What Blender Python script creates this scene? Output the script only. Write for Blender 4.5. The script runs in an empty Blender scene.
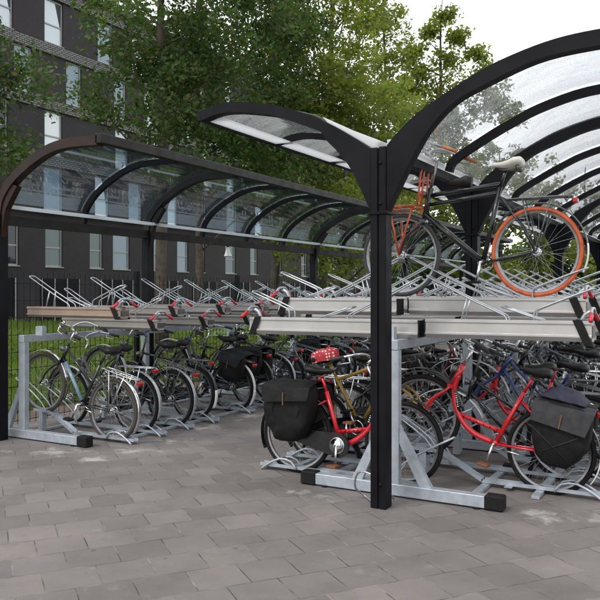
import bpy, math, random
import numpy as np
from mathutils import Vector, Matrix
R=math.radians; PI=math.pi
scene=bpy.context.scene
col=scene.collection
random.seed(7); rng=np.random.default_rng(5)
F=743.0; HZ=292.0; CH=1.6; YAW=29.2
fw=(-math.sin(R(YAW)),math.cos(R(YAW))); rt=(math.cos(R(YAW)),math.sin(R(YAW)))
def at(px,d,z=0.0):
    l=(px-300)/F*d
    return Vector((d*fw[0]+l*rt[0], d*fw[1]+l*rt[1], z))

# ------------------------------------------------------------ materials
M={}
def nt(name):
    m=bpy.data.materials.new(name); m.use_nodes=True
    n=m.node_tree; n.nodes.clear()
    out=n.nodes.new('ShaderNodeOutputMaterial'); return m,n,out
def ramp(n,fac,stops):
    r=n.nodes.new('ShaderNodeValToRGB'); e=r.color_ramp.elements
    while len(e)<len(stops): e.new(.5)
    for s,(p,c) in zip(e,stops):
        s.position=p; s.color=(c[0],c[1],c[2],1) if isinstance(c,tuple) else (c,c,c,1)
    n.links.new(fac,r.inputs[0]); return r.outputs[0]
def noise(n,scale,detail=4,vec=None,rough=.55,dim='3D'):
    t=n.nodes.new('ShaderNodeTexNoise'); t.inputs['Scale'].default_value=scale
    t.inputs['Detail'].default_value=detail; t.inputs['Roughness'].default_value=rough
    if vec is None:
        g=n.nodes.new('ShaderNodeTexCoord'); vec=g.outputs['Object']
    n.links.new(vec,t.inputs['Vector']); return t.outputs['Fac']
def mixc(n,f,a,b,mode='MIX'):
    m=n.nodes.new('ShaderNodeMix'); m.data_type='RGBA'; m.blend_type=mode
    def put(v,s):
        if isinstance(v,(tuple,list)): s.default_value=(v[0],v[1],v[2],1)
        elif isinstance(v,(int,float)): s.default_value=(v,v,v,1)
        else: n.links.new(v,s)
    if isinstance(f,(int,float)): m.inputs[0].default_value=f
    else: n.links.new(f,m.inputs[0])
    put(a,m.inputs[6]); put(b,m.inputs[7]); return m.outputs[2]
def mth(n,op,a,b=None,clamp=False):
    m=n.nodes.new('ShaderNodeMath'); m.operation=op; m.use_clamp=clamp
    for i,v in enumerate((a,b)):
        if v is None: continue
        if isinstance(v,(int,float)): m.inputs[i].default_value=v
        else: n.links.new(v,m.inputs[i])
    return m.outputs[0]
def bump(n,h,s=.3,d=.01):
    b=n.nodes.new('ShaderNodeBump'); b.inputs['Strength'].default_value=s; b.inputs['Distance'].default_value=d
    n.links.new(h,b.inputs['Height']); return b.outputs[0]
def mat(name,c,rough=.5,metal=0,var=.15,scale=14,bmp=0,spec=.5,coat=0):
    m,n,out=nt(name); p=n.nodes.new('ShaderNodeBsdfPrincipled')
    f=noise(n,scale,5)
    lo=tuple(x*(1-var) for x in c); hi=tuple(min(1,x*(1+var)) for x in c)
    n.links.new(ramp(n,f,[(.3,lo),(.7,hi)]),p.inputs['Base Color'])
    n.links.new(ramp(n,noise(n,scale*2.3,4),[(.3,max(0,rough-.1)),(.7,min(1,rough+.1))]),p.inputs['Roughness'])
    p.inputs['Metallic'].default_value=metal; p.inputs['Specular IOR Level'].default_value=spec
    p.inputs['Coat Weight'].default_value=coat
    if bmp: n.links.new(bump(n,noise(n,scale*4,6),bmp,.004),p.inputs['Normal'])
    n.links.new(p.outputs[0],out.inputs[0]); M[name]=m; return m
mat('galv',(.40,.44,.48),.48,.55,.16,14)
mat('alu',(.43,.42,.41),.40,.45,.10,5)
mat('alu_tan',(.27,.205,.165),.45,.2,.15,5)
mat('zinc_rod',(.40,.42,.44),.36,.8,.1,20)
mat('black_steel',(.005,.005,.007),.52,0,.5,3,spec=.13)
mat('brown_steel',(.020,.009,.007),.45,0,.5,4,spec=.2)
mat('brown_dark',(.012,.0095,.009),.5,0,.4,4,spec=.2)
mat('alu_left',(.31,.285,.265),.42,.35,.10,5)
mat('white_strip',(.72,.74,.74),.35,0,.06,3)
mat('rubber',(.0085,.0085,.009),.75,0,.3,30,spec=.2)
mat('tyre_grey',(.04,.04,.045),.7,0,.2,30)
mat('tyre_brown',(.045,.036,.03),.8,0,.2,30)
mat('tyre_tan',(.16,.13,.10),.8,0,.2,30)
mat('tyre_orange',(.50,.095,.030),.6,0,.25,25)
mat('rim',(.24,.24,.25),.35,.9,.15,20)
mat('spoke',(.38,.38,.40),.3,.9,.1,20)
mat('chrome',(.66,.66,.67),.2,1,.1,10)
mat('dark_alu',(.13,.13,.135),.35,.8,.2,12)
mat('saddle_black',(.008,.0075,.0075),.5,0,.3,20,spec=.3)
mat('saddle_white',(.62,.59,.54),.5,0,.12,12)
mat('grip_black',(.02,.02,.02),.7)
mat('grip_tan',(.42,.15,.055),.6,0,.2,30)
mat('grip_red',(.42,.022,.025),.4,0,.15,10)
mat('tail_red',(.35,.008,.008),.2,0,.1)
mat('lens',(.6,.6,.58),.1,0,.1)
mat('bag_black',(.0065,.006,.0065),.65,0,.5,9,.5,spec=.2)
mat('bag_grey',(.013,.013,.015),.7,0,.4,9,.4)
mat('bag_trim',(.15,.05,.02),.7)
mat('reflective',(.5,.5,.5),.4)
mat('purple_cloth',(.022,.02,.04),.8,0,.5,12,.4)
mat('white_plastic',(.72,.71,.68),.35,0,.08)
for nm,c in dict(red=(.50,.010,.018),black=(.006,.006,.0065),blue=(.012,.035,.13),pale_blue=(.16,.25,.33),silver=(.36,.37,.38),
    yellow=(.26,.16,.010),green=(.02,.07,.04),white=(.62,.62,.60),grey=(.09,.095,.10),maroon=(.10,.012,.018),orange=(.52,.06,.012),navy=(.012,.016,.045)).items():
    mat('paint_'+nm,c,.28,.5 if nm=='silver' else 0,.08,8,coat=.4)
# red cover with white dots
m,n,out=nt('dots'); p=n.nodes.new('ShaderNodeBsdfPrincipled'); tc=n.nodes.new('ShaderNodeTexCoord')
v=n.nodes.new('ShaderNodeTexVoronoi'); v.inputs['Scale'].default_value=34; v.inputs['Randomness'].default_value=.15
n.links.new(tc.outputs['Object'],v.inputs['Vector'])
n.links.new(ramp(n,v.outputs['Distance'],[(.30,(.8,.75,.72)),(.36,(.5,.03,.04))]),p.inputs['Base Color']); p.inputs['Roughness'].default_value=.6
n.links.new(p.outputs[0],out.inputs[0]); M['dots']=m

# roof glazing: thin rain-spotted sheet
def glazing(name,spot_lo,spot_hi,tint,amount,sc,f0):
    m,n,out=nt(name)
    tr=n.nodes.new('ShaderNodeBsdfTransparent'); tr.inputs[0].default_value=tint+(1,)
    gl=n.nodes.new('ShaderNodeBsdfGlossy'); gl.inputs['Roughness'].default_value=.015
    lw=n.nodes.new('ShaderNodeLayerWeight'); lw.inputs[0].default_value=.5
    frs=mth(n,'ADD',f0,mth(n,'MULTIPLY',.9,mth(n,'POWER',lw.outputs['Facing'],4.5)))
    g=n.nodes.new('ShaderNodeTexCoord')
    s1=ramp(n,noise(n,sc,3,g.outputs['Object'],.7),[(spot_lo,0.),(spot_hi,1.)])
    mp=n.nodes.new('ShaderNodeMapping'); mp.inputs['Scale'].default_value=(1.2,9,1.2); n.links.new(g.outputs['Object'],mp.inputs[0])
    s2=ramp(n,noise(n,2.2,6,mp.outputs[0],.6),[(.3,.15),(.5,.6),(.7,1.)])
    sp=mth(n,'MULTIPLY',mth(n,'MULTIPLY',s1,s2),amount,True)
    dif=n.nodes.new('ShaderNodeBsdfTranslucent'); dif.inputs[0].default_value=(.75,.77,.78,1)
    dd=n.nodes.new('ShaderNodeBsdfDiffuse'); dd.inputs[0].default_value=(.16,.17,.18,1)
    mx0=n.nodes.new('ShaderNodeMixShader'); mx0.inputs[0].default_value=.45
    n.links.new(dif.outputs[0],mx0.inputs[1]); n.links.new(dd.outputs[0],mx0.inputs[2])
    mx=n.nodes.new('ShaderNodeMixShader'); n.links.new(sp,mx.inputs[0]); n.links.new(tr.outputs[0],mx.inputs[1]); n.links.new(mx0.outputs[0],mx.inputs[2])
    mx2=n.nodes.new('ShaderNodeMixShader'); n.links.new(frs,mx2.inputs[0]); n.links.new(mx.outputs[0],mx2.inputs[1]); n.links.new(gl.outputs[0],mx2.inputs[2])
    n.links.new(mx2.outputs[0],out.inputs[0]); M[name]=m
glazing('glazing_spotted',.47,.54,(.96,.97,.98),.46,95,.045)
glazing('glazing_clear',.50,.66,(.80,.89,.95),.13,55,.19)

# paving
m,n,out=nt('paving'); p=n.nodes.new('ShaderNodeBsdfPrincipled'); tc=n.nodes.new('ShaderNodeTexCoord')
mp=n.nodes.new('ShaderNodeMapping'); mp.inputs['Rotation'].default_value=(0,0,R(-52.5)); mp.inputs['Location'].default_value=(.12,.05,0)
n.links.new(tc.outputs['Object'],mp.inputs[0])
wob=n.nodes.new('ShaderNodeTexNoise'); wob.inputs['Scale'].default_value=2.2; wob.inputs['Detail'].default_value=6; n.links.new(tc.outputs['Object'],wob.inputs['Vector'])
vs=n.nodes.new('ShaderNodeVectorMath'); vs.operation='SCALE'; vs.inputs[3].default_value=.018; n.links.new(wob.outputs['Color'],vs.inputs[0])
va=n.nodes.new('ShaderNodeVectorMath'); va.operation='ADD'; n.links.new(mp.outputs[0],va.inputs[0]); n.links.new(vs.outputs[0],va.inputs[1])
def brick(c1,c2,mo,ms,sm):
    b=n.nodes.new('ShaderNodeTexBrick'); b.offset=.5; b.squash=1
    b.inputs['Scale'].default_value=1; b.inputs['Brick Width'].default_value=.302; b.inputs['Row Height'].default_value=.302
    b.inputs['Mortar Size'].default_value=ms; b.inputs['Mortar Smooth'].default_value=sm; b.inputs['Bias'].default_value=-.1
    b.inputs['Color1'].default_value=c1; b.inputs['Color2'].default_value=c2; b.inputs['Mortar'].default_value=mo
    w2=n.nodes.new('ShaderNodeTexNoise'); w2.inputs['Scale'].default_value=45; w2.inputs['Detail'].default_value=3; n.links.new(tc.outputs['Object'],w2.inputs['Vector'])
    s2=n.nodes.new('ShaderNodeVectorMath'); s2.operation='SCALE'; s2.inputs[3].default_value=.007; n.links.new(w2.outputs['Color'],s2.inputs[0])
    a2=n.nodes.new('ShaderNodeVectorMath'); a2.operation='ADD'; n.links.new(va.outputs[0],a2.inputs[0]); n.links.new(s2.outputs[0],a2.inputs[1])
    n.links.new(a2.outputs[0],b.inputs['Vector']); return b
b=brick((.125,.110,.103,1),(.172,.153,.143,1),(.16,.14,.125,1),.0042,.3)
joint=b.outputs['Fac']
jn=ramp(n,noise(n,5,4,tc.outputs['Object']),[(.36,(.035,.031,.028)),(.46,(.075,.068,.06)),(.56,(.15,.135,.12)),(.70,(.27,.245,.215))])
c=mixc(n,joint,b.outputs['Color'],jn)
c=mixc(n,.75,c,ramp(n,noise(n,1.1,6,tc.outputs['Object'],.6),[(.3,.68),(.7,1.25)]),'MULTIPLY')
c=mixc(n,.7,c,ramp(n,noise(n,160,3,tc.outputs['Object'],.7),[(.3,.78),(.7,1.22)]),'MULTIPLY')
spt=ramp(n,noise(n,14,6,tc.outputs['Object'],.7),[(.64,0.),(.70,1.)])
c=mixc(n,mth(n,'MULTIPLY',spt,.28),c,(.07,.062,.056))
vg=n.nodes.new('ShaderNodeTexVoronoi'); vg.inputs['Scale'].default_value=3.2; n.links.new(tc.outputs['Object'],vg.inputs['Vector'])
c=mixc(n,mth(n,'MULTIPLY',ramp(n,vg.outputs['Distance'],[(.045,1.),(.06,0.)]),.55),c,(.05,.045,.042))
stn=ramp(n,noise(n,2.4,8,tc.outputs['Object'],.72),[(.52,0.),(.62,1.)])
c=mixc(n,mth(n,'MULTIPLY',stn,.30),c,(.085,.074,.068))
lt=ramp(n,noise(n,3.7,8,tc.outputs['Object'],.75),[(.58,0.),(.68,1.)])
c=mixc(n,mth(n,'MULTIPLY',lt,.25),c,(.27,.255,.24))
# sand swept against the rack feet
mask=None
def pix(px,py):
    d=F*CH/(py-HZ); return at(px,d)
for (px,py,rr) in [(58,452,.5),(133,451,.55),(205,428,.6),(250,416,.7),(330,500,.25),(300,492,.2),(540,513,.42),(595,520,.4),(170,440,.4),(10,452,.3),(290,405,.6),(95,459,.3)]:
    q=pix(px,py)
    d=n.nodes.new('ShaderNodeVectorMath'); d.operation='DISTANCE'; n.links.new(tc.outputs['Object'],d.inputs[0]); d.inputs[1].default_value=q
    f=mth(n,'SUBTRACT',1,mth(n,'DIVIDE',d.outputs['Value'],rr),True)
    mask=f if mask is None else mth(n,'MAXIMUM',mask,f)
sand=ramp(n,mth(n,'ADD',mth(n,'MULTIPLY',mask,.33),mth(n,'MULTIPLY',noise(n,4.5,9,tc.outputs['Object'],.72),1.1)),[(.76,0.),(.92,1.)])
sand=mth(n,'MULTIPLY',sand,.62)
c=mixc(n,sand,c,(.42,.405,.385))
n.links.new(c,p.inputs['Base Color'])
n.links.new(ramp(n,noise(n,3,5,tc.outputs['Object']),[(.3,.62),(.7,.86)]),p.inputs['Roughness'])
h=mth(n,'ADD',mth(n,'MULTIPLY',mth(n,'SUBTRACT',1,joint),1.0),mth(n,'MULTIPLY',noise(n,90,4,tc.outputs['Object'],.7),.35))
n.links.new(bump(n,h,.55,.006),p.inputs['Normal'])
n.links.new(p.outputs[0],out.inputs[0]); M['paving']=m
# soil/lawn
m,n,out=nt('lawn'); p=n.nodes.new('ShaderNodeBsdfPrincipled'); p.inputs['Roughness'].default_value=.9
c=ramp(n,noise(n,.8,8,None,.7),[(.35,(.05,.09,.018)),(.5,(.085,.15,.028)),(.68,(.14,.18,.05))])
n.links.new(c,p.inputs['Base Color']); n.links.new(bump(n,noise(n,12,6),.8,.05),p.inputs['Normal'])
n.links.new(p.outputs[0],out.inputs[0]); M['lawn']=m
mat('soil',(.10,.075,.055),.9,0,.35,6,.6)
# leaves
def leafmat(name,cols,tr=.3):
    m,n,out=nt(name); g=n.nodes.new('ShaderNodeNewGeometry')
    c=ramp(n,g.outputs['Random Per Island'],[(i/(len(cols)-1),c) for i,c in enumerate(cols)])
    c=mixc(n,.65,c,ramp(n,noise(n,.9,3),[(.3,.6),(.7,1.35)]),'MULTIPLY')
    p=n.nodes.new('ShaderNodeBsdfPrincipled'); p.inputs['Roughness'].default_value=.55; p.inputs['Specular IOR Level'].default_value=.35
    n.links.new(c,p.inputs['Base Color']); t=n.nodes.new('ShaderNodeBsdfTranslucent'); n.links.new(mixc(n,1,c,(1.1,1.3,.5),'MULTIPLY'),t.inputs[0])
    mx=n.nodes.new('ShaderNodeMixShader'); mx.inputs[0].default_value=tr
    n.links.new(p.outputs[0],mx.inputs[1]); n.links.new(t.outputs[0],mx.inputs[2]); n.links.new(mx.outputs[0],out.inputs[0]); M[name]=m
leafmat('leaf_oak',[(.035,.065,.018),(.05,.09,.024),(.065,.115,.028),(.085,.14,.035),(.045,.085,.025),(.13,.11,.035)],.42)
leafmat('leaf_light',[(.12,.155,.035),(.17,.21,.045),(.24,.27,.06),(.14,.175,.045),(.31,.29,.07)],.55)
leafmat('leaf_bush',[(.02,.045,.012),(.04,.08,.018),(.06,.10,.025)],.3)
leafmat('grass_blade',[(.09,.14,.025),(.13,.20,.035),(.18,.25,.05),(.14,.18,.045),(.22,.22,.09)],.5)
mat('bark',(.055,.042,.033),.9,0,.4,7,.8)
mat('bark_dark',(.05,.042,.036),.9,0,.4,7,.6)
# building
def brickmat(name,c1,c2,mo,bw,bh,ms,rot=True):
    m,n,out=nt(name); p=n.nodes.new('ShaderNodeBsdfPrincipled'); tc=n.nodes.new('ShaderNodeTexCoord')
    s=n.nodes.new('ShaderNodeSeparateXYZ'); n.links.new(tc.outputs['Object'],s.inputs[0])
    cb=n.nodes.new('ShaderNodeCombineXYZ'); n.links.new(mth(n,'ADD',s.outputs[1],s.outputs[0]),cb.inputs[0]); n.links.new(s.outputs[2],cb.inputs[1])
    b=n.nodes.new('ShaderNodeTexBrick'); b.inputs['Scale'].default_value=1
    b.inputs['Brick Width'].default_value=bw; b.inputs['Row Height'].default_value=bh; b.inputs['Mortar Size'].default_value=ms
    b.inputs['Color1'].default_value=c1+(1,); b.inputs['Color2'].default_value=c2+(1,); b.inputs['Mortar'].default_value=mo+(1,)
    n.links.new(cb.outputs[0],b.inputs['Vector'])
    c=mixc(n,.6,b.outputs['Color'],ramp(n,noise(n,.5,5),[(.3,.75),(.7,1.2)]),'MULTIPLY')
    n.links.new(c,p.inputs['Base Color']); p.inputs['Roughness'].default_value=.85
    n.links.new(bump(n,b.outputs['Fac'],-.4,.01),p.inputs['Normal'])
    n.links.new(p.outputs[0],out.inputs[0]); M[name]=m
brickmat('brick_dark',(.024,.019,.024),(.031,.025,.030),(.018,.015,.018),.21,.065,.010)
brickmat('brick_band',(.27,.26,.265),(.20,.19,.195),(.04,.038,.04),.30,.10,.030)
mat('window_frame',(.30,.30,.30),.5)
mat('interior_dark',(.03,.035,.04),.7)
m,n,out=nt('opal'); t_=n.nodes.new('ShaderNodeBsdfTranslucent'); t_.inputs[0].default_value=(.85,.86,.86,1); d_=n.nodes.new('ShaderNodeBsdfDiffuse'); d_.inputs[0].default_value=(.8,.8,.8,1); x_=n.nodes.new('ShaderNodeMixShader'); x_.inputs[0].default_value=.25; n.links.new(t_.outputs[0],x_.inputs[1]); n.links.new(d_.outputs[0],x_.inputs[2]); n.links.new(x_.outputs[0],out.inputs[0]); M['opal']=m

def pane(name,c,spec):
    m,n,out=nt(name); p=n.nodes.new('ShaderNodeBsdfPrincipled')
    p.inputs['Base Color'].default_value=c+(1,); p.inputs['Roughness'].default_value=.04
    p.inputs['Specular IOR Level'].default_value=spec; p.inputs['Metallic'].default_value=.0
    p.inputs['Coat Weight'].default_value=1 if c[0]>.2 else .25; p.inputs['Coat Roughness'].default_value=.02
    n.links.new(p.outputs[0],out.inputs[0]); M[name]=m
pane('pane_curtain',(.46,.52,.58),.8)
pane('pane_dark',(.014,.019,.025),.45)
pane('pane_pale',(.62,.66,.70),.8)
pane('pane_blue',(.15,.22,.28),.6)
pane('pane_green',(.07,.11,.11),.5)

# ------------------------------------------------------------ mesh builder
class MB:
    def __init__(s): s.v=[]; s.f=[]; s.sm=[]
    def add(s,vs,fs,smooth=False,mx=None):
        o=len(s.v)
        if mx is not None: vs=[mx@Vector(v) for v in vs]
        s.v+=[tuple(v) for v in vs]; s.f+=[tuple(i+o for i in f) for f in fs]; s.sm+=[smooth]*len(fs); return s
    def box(s,x0,x1,y0,y1,z0,z1,bev=0,mx=None):
        if bev<=0:
            vs=[(x,y,z) for x in (x0,x1) for y in (y0,y1) for z in (z0,z1)]
            fs=[(0,1,3,2),(4,6,7,5),(0,4,5,1),(2,3,7,6),(0,2,6,4),(1,5,7,3)]
            return s.add(vs,fs,False,mx)
        # chamfered box: 24 verts
        b=bev; vs=[]; idx={}
        for ix,x in enumerate((x0,x1)):
            for iy,y in enumerate((y0,y1)):
                for iz,z in enumerate((z0,z1)):
                    sx,sy,sz=(1 if ix==0 else -1),(1 if iy==0 else -1),(1 if iz==0 else -1)
                    for ax,p in enumerate(((x,y+sy*b,z+sz*b),(x+sx*b,y,z+sz*b),(x+sx*b,y+sy*b,z))):
                        idx[(ix,iy,iz,ax)]=len(vs); vs.append(p)
        g=lambda *k: idx[k]; fs=[]
        for i in (0,1):
            q=[(0,0),(0,1),(1,1),(1,0)]
            f=[g(i,a,c,0) for a,c in q]; fs.append(f if i==0 else f[::-1])
            f=[g(a,i,c,1) for a,c in q]; fs.append(f[::-1] if i==0 else f)
            f=[g(a,c,i,2) for a,c in q]; fs.append(f if i==0 else f[::-1])
        for a in (0,1):
            for c in (0,1):
                f=[g(0,a,c,1),g(1,a,c,1),g(1,a,c,2),g(0,a,c,2)]; fs.append(f if (a^c)==0 else f[::-1])
                f=[g(a,0,c,0),g(a,1,c,0),g(a,1,c,2),g(a,0,c,2)]; fs.append(f[::-1] if (a^c)==0 else f)
                f=[g(a,c,0,0),g(a,c,1,0),g(a,c,1,1),g(a,c,0,1)]; fs.append(f if (a^c)==0 else f[::-1])
        for a in (0,1):
            for c in (0,1):
                for e in (0,1):
                    f=[g(a,c,e,0),g(a,c,e,1),g(a,c,e,2)]; fs.append(f if (a^c^e)==0 else f[::-1])
        return s.add(vs,fs,False,mx)
    def tube(s,pts,r,n=8,closed=False,cap=True,smooth=True,mx=None,sy=1.0):
        pts=[Vector(p) for p in pts]; N=len(pts)
        rs=r if isinstance(r,(list,tuple)) else [r]*N
        vs=[]; prev=None
        for i,p in enumerate(pts):
            if closed: t=pts[(i+1)%N]-pts[i-1]
            else: t=pts[min(i+1,N-1)]-pts[max(i-1,0)]
            t.normalize()
            if prev is None:
                u=Vector((0,1,0)) if abs(t.y)<.9 else Vector((0,0,1))
            else: u=prev
            u=(u-t*u.dot(t)); u.normalize(); prev=u; w=t.cross(u)
            for k in range(n):
                a=2*PI*k/n+PI/n; vs.append(p+(u*math.cos(a)*sy+w*math.sin(a))*rs[i])
        fs=[]
        for i in range(N if closed else N-1):
            j=(i+1)%N
            for k in range(n):
                l=(k+1)%n; fs.append((i*n+k,i*n+l,j*n+l,j*n+k))
        if cap and not closed: fs.append(tuple(range(n))[::-1]); fs.append(tuple((N-1)*n+k for k in range(n)))
        return s.add(vs,fs,smooth,mx)
    def prism(s,poly,y0,y1,mx=None,axis='y'):
        N=len(poly)
        if axis=='y': vs=[(a,y0,b) for a,b in poly]+[(a,y1,b) for a,b in poly]
        else: vs=[(y0,a,b) for a,b in poly]+[(y1,a,b) for a,b in poly]
        fs=[tuple(range(N)),tuple(range(2*N-1,N-1,-1))]+[(i,i+N,(i+1)%N+N,(i+1)%N) for i in range(N)]
        return s.add(vs,fs,False,mx)
    def strip(s,top,bot,y0,y1,mx=None):   # band between polylines in xz, extruded in y
        n=len(top); vs=[]
        for (a,b),(c,d) in zip(top,bot): vs+=[(a,y0,b),(a,y1,b),(c,y1,d),(c,y0,d)]
        fs=[]
        for i in range(n-1):
            for k in range(4):
                l=(k+1)%4; fs.append((i*4+k,i*4+l,i*4+4+l,i*4+4+k))
        fs+=[(0,3,2,1),(n*4-4,n*4-3,n*4-2,n*4-1)]
        return s.add(vs,fs,False,mx)
    def ring(s,R0,prof,n=48,cx=0,cz=0,a0=0,a1=2*PI,mx=None,smooth=True):  # revolve profile (dr,y) about y axis
        full=abs(a1-a0-2*PI)<1e-6; k=len(prof); st=n if full else n+1; vs=[]
        for i in range(st):
            a=a0+(a1-a0)*i/n
            for dr,y in prof: vs.append((cx+(R0+dr)*math.cos(a),y,cz+(R0+dr)*math.sin(a)))
        fs=[]
        for i in range(n):
            j=(i+1)%st
            for q in range(k):
                w=(q+1)%k; fs.append((i*k+q,i*k+w,j*k+w,j*k+q))
        if not full: fs+=[tuple(range(k))[::-1],tuple((st-1)*k+q for q in range(k))]
        return s.add(vs,fs,smooth,mx)
    def mesh(s,name):
        me=bpy.data.meshes.new(name); me.from_pydata(s.v,[],s.f); me.polygons.foreach_set('use_smooth',s.sm)
        import bmesh
        bm=bmesh.new(); bm.from_mesh(me); bmesh.ops.recalc_face_normals(bm,faces=bm.faces); bm.to_mesh(me); bm.free()
        return me
    def obj(s,name,m,parent=None,loc=None):
        me=s.mesh(name); me.materials.append(M[m]); return link(name,me,parent,loc)
def link(name,data,parent=None,loc=None):
    o=bpy.data.objects.new(name,data); col.objects.link(o); o.parent=parent
    if loc is not None: o.location=loc
    return o
def tag(o,label,cat,group=None):
    o['label']=label; o['category']=cat
    if group: o['group']=group
    return o
def thing(name,label,cat,loc=(0,0,0),rz=0,group=None):
    o=link(name,None,None,loc); o.rotation_euler=(0,0,rz); o.empty_display_size=.2; return tag(o,label,cat,group)
def struct(o,kind='structure'): o['kind']=kind; return o
CACHE={}
def part(name,key,m,parent,fn,loc=None):
    k=(name,key,m)
    if k not in CACHE:
        b=MB(); fn(b); me=b.mesh(name); me.materials.append(M[m]); CACHE[k]=me
    return link(name,CACHE[k],parent,loc)
def npmesh(name,V,Fc,m,smooth=False):
    me=bpy.data.meshes.new(name); k=Fc.shape[1]
    me.vertices.add(len(V)); me.vertices.foreach_set('co',V.astype(np.float32).ravel())
    me.loops.add(Fc.size); me.loops.foreach_set('vertex_index',Fc.astype(np.int32).ravel())
    me.polygons.add(len(Fc)); me.polygons.foreach_set('loop_start',np.arange(0,Fc.size,k,dtype=np.int32))
    me.update(calc_edges=True); me.materials.append(M[m]); return me
def interp(pts,t):
    # Catmull-Rom over list of tuples
    n=len(pts)-1; x=t*n; i=min(int(x),n-1); f=x-i
    p=[Vector(pts[max(0,min(n,i+j))]) for j in (-1,0,1,2)]
    return .5*((2*p[1])+(p[2]-p[0])*f+(2*p[0]-5*p[1]+4*p[2]-p[3])*f*f+(3*p[1]-p[0]-3*p[2]+p[3])*f**3)
def smoothp(pts,k): return [interp(pts,i/k) for i in range(k+1)]

# ------------------------------------------------------------ ground
def sheet(name,x0,x1,y0,y1,z,m):
    b=MB(); b.add([(x0,y0,z),(x1,y0,z),(x1,y1,z),(x0,y1,z)],[(0,1,2,3)]); return struct(b.obj(name,m))
sheet('ground',-400,400,-200,600,-.012,'lawn')
sheet('pavement',-7.6,30,-12,60,0,'paving')
sheet('soil_strip',-8.1,-7.6,-12,60,-.006,'soil')

# grass
def grass():
    N=70000
    x=-8.1-rng.random(N)**1.7*22; y=3+rng.random(N)*30*(.4+.6*(-x-8)/22)
    pn=np.sin(x*1.7)+np.sin(y*1.3+x)+rng.normal(0,.7,N)
    h=(.05+.10*rng.random(N))*(1+.9*(pn>1.1)); w=.006+.010*rng.random(N)
    w=w*(1+(-x-8)/10); h=h*(1+(-x-8)/25)
    a=rng.random(N)*2*PI; lean=rng.normal(0,.45,(N,2))*h[:,None]
    V=np.zeros((N,3,3))
    V[:,0]=np.stack([x-np.cos(a)*w,y-np.sin(a)*w,np.zeros(N)-.02],1)
    V[:,1]=np.stack([x+np.cos(a)*w,y+np.sin(a)*w,np.zeros(N)-.02],1)
    V[:,2]=np.stack([x+lean[:,0],y+lean[:,1],h],1)
    return npmesh('grass',V.reshape(-1,3),np.arange(N*3).reshape(-1,3),'grass_blade')
struct(link('grass',grass()),'stuff')


# ------------------------------------------------------------ trees
def leaves(centers,n_per,rad,size):
    C=np.repeat(np.asarray(centers),n_per,0); N=len(C)
    d=rng.normal(0,1,(N,3)); d/=np.linalg.norm(d,axis=1)[:,None]
    C=C+d*(rad*rng.random(N)**.45)[:,None]*np.array([1,1,.75])
    a=rng.normal(0,1,(N,3)); a[:,2]*=.7; a/=np.linalg.norm(a,axis=1)[:,None]
    b=np.cross(a,rng.normal(0,1,(N,3))); b/=np.linalg.norm(b,axis=1)[:,None]
    s=size*(.45+1.1*rng.random(N)**1.5)[:,None]
    V=np.stack([C-a*s*.6,C+b*s*.34-a*s*.05,C+a*s*.6,C-b*s*.34+a*s*.05],1)
    return V.reshape(-1,3),np.arange(N*4).reshape(-1,4)
def tree(name,label,base,h,tr,blobs,clump,nl,size,leaf,barkm='bark',lean=(0,0),group=None,multi=1,twigr=.42):
    t=thing(name,label,'tree',base,group=group)
    bx,by=base[0],base[1]
    b=MB(); top=Vector((lean[0],lean[1],h))
    pts=[Vector((0,0,-.1))]+[Vector((lean[0]*k*k+random.uniform(-.05,.05)*h/8,lean[1]*k*k+random.uniform(-.05,.05)*h/8,h*k)) for k in (.15,.3,.45,.6,.75,.9,1)]
    b.tube(pts,[tr*1.35,tr*1.05,tr*.95,tr*.85,tr*.7,tr*.52,tr*.32,tr*.12],10)
    cl=[]
    for (cx,cy,cz,r) in blobs:
        c=Vector((cx,cy,cz)); zz=max(h*.18,min(h*.92,cz-r*1.0-abs(Vector((cx,cy)).length)*.45)); k=zz/h
        s=Vector((lean[0]*k*k,lean[1]*k*k,zz)); mid=(s+c)/2+Vector((random.uniform(-.2,.2),random.uniform(-.2,.2),-.25*random.random()))
        rr=tr*.42*(1-k*.6)
        b.tube(smoothp([tuple(s),tuple(mid),tuple(c)],5),[rr,rr*.85,rr*.7,rr*.5,rr*.35,rr*.2],6)
        for _ in range(clump):
            d=Vector((random.gauss(0,1),random.gauss(0,1),random.gauss(0,1))).normalized()*r*random.random()**.40
            d.z*=.85; q=c+d
            cl.append(tuple(q))
            if random.random()<.4:
                b.tube([c+d*.15,c+d*.55+Vector((0,0,-.08)),q],[rr*.25,rr*.16,.008],4)
    b.obj('trunk',barkm,t)
    V,Fc=leaves(cl,nl,twigr,size)
    link('crown',npmesh('crown',V,Fc,leaf),t)
    return t
def weeds():
    c=[]
    for i in range(260):
        x=-8.3-rng.random()*9; y=4+rng.random()*20; h=.12+.35*rng.random()**2
        for k in range(4): c.append((x+rng.normal(0,.1),y+rng.normal(0,.1),h*rng.random()))
    V,Fc=leaves(c,22,.12,.07); V[:,2]=np.maximum(V[:,2],.0); return npmesh('ground_cover',V,Fc,'grass_blade')
struct(link('ground_cover',weeds()),'stuff')
def blobset(w,z0,z1,n,r,seed,dz=.0,depth=None):
    rd=random.Random(seed); out=[]
    for i in range(n):
        k=(i+.5)/n; z=z0+(z1-z0)*k; ww=w*math.sqrt(max(.12,1-(2*k-.85)**2))
        a=i*2.4+rd.random(); q=ww*rd.random()**.45
        out.append((q*math.cos(a),q*math.sin(a)*(1 if depth is None else depth),z+rd.uniform(-.4,.4),r*rd.uniform(.75,1.2)))
    return out
tree('deciduous_tree','large dark green oak-like tree with thick trunk behind the fence',at(163,17.5),12,.135,blobset(1.75,4.5,12,24,.85,3),20,60,.095,'leaf_oak')
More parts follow.
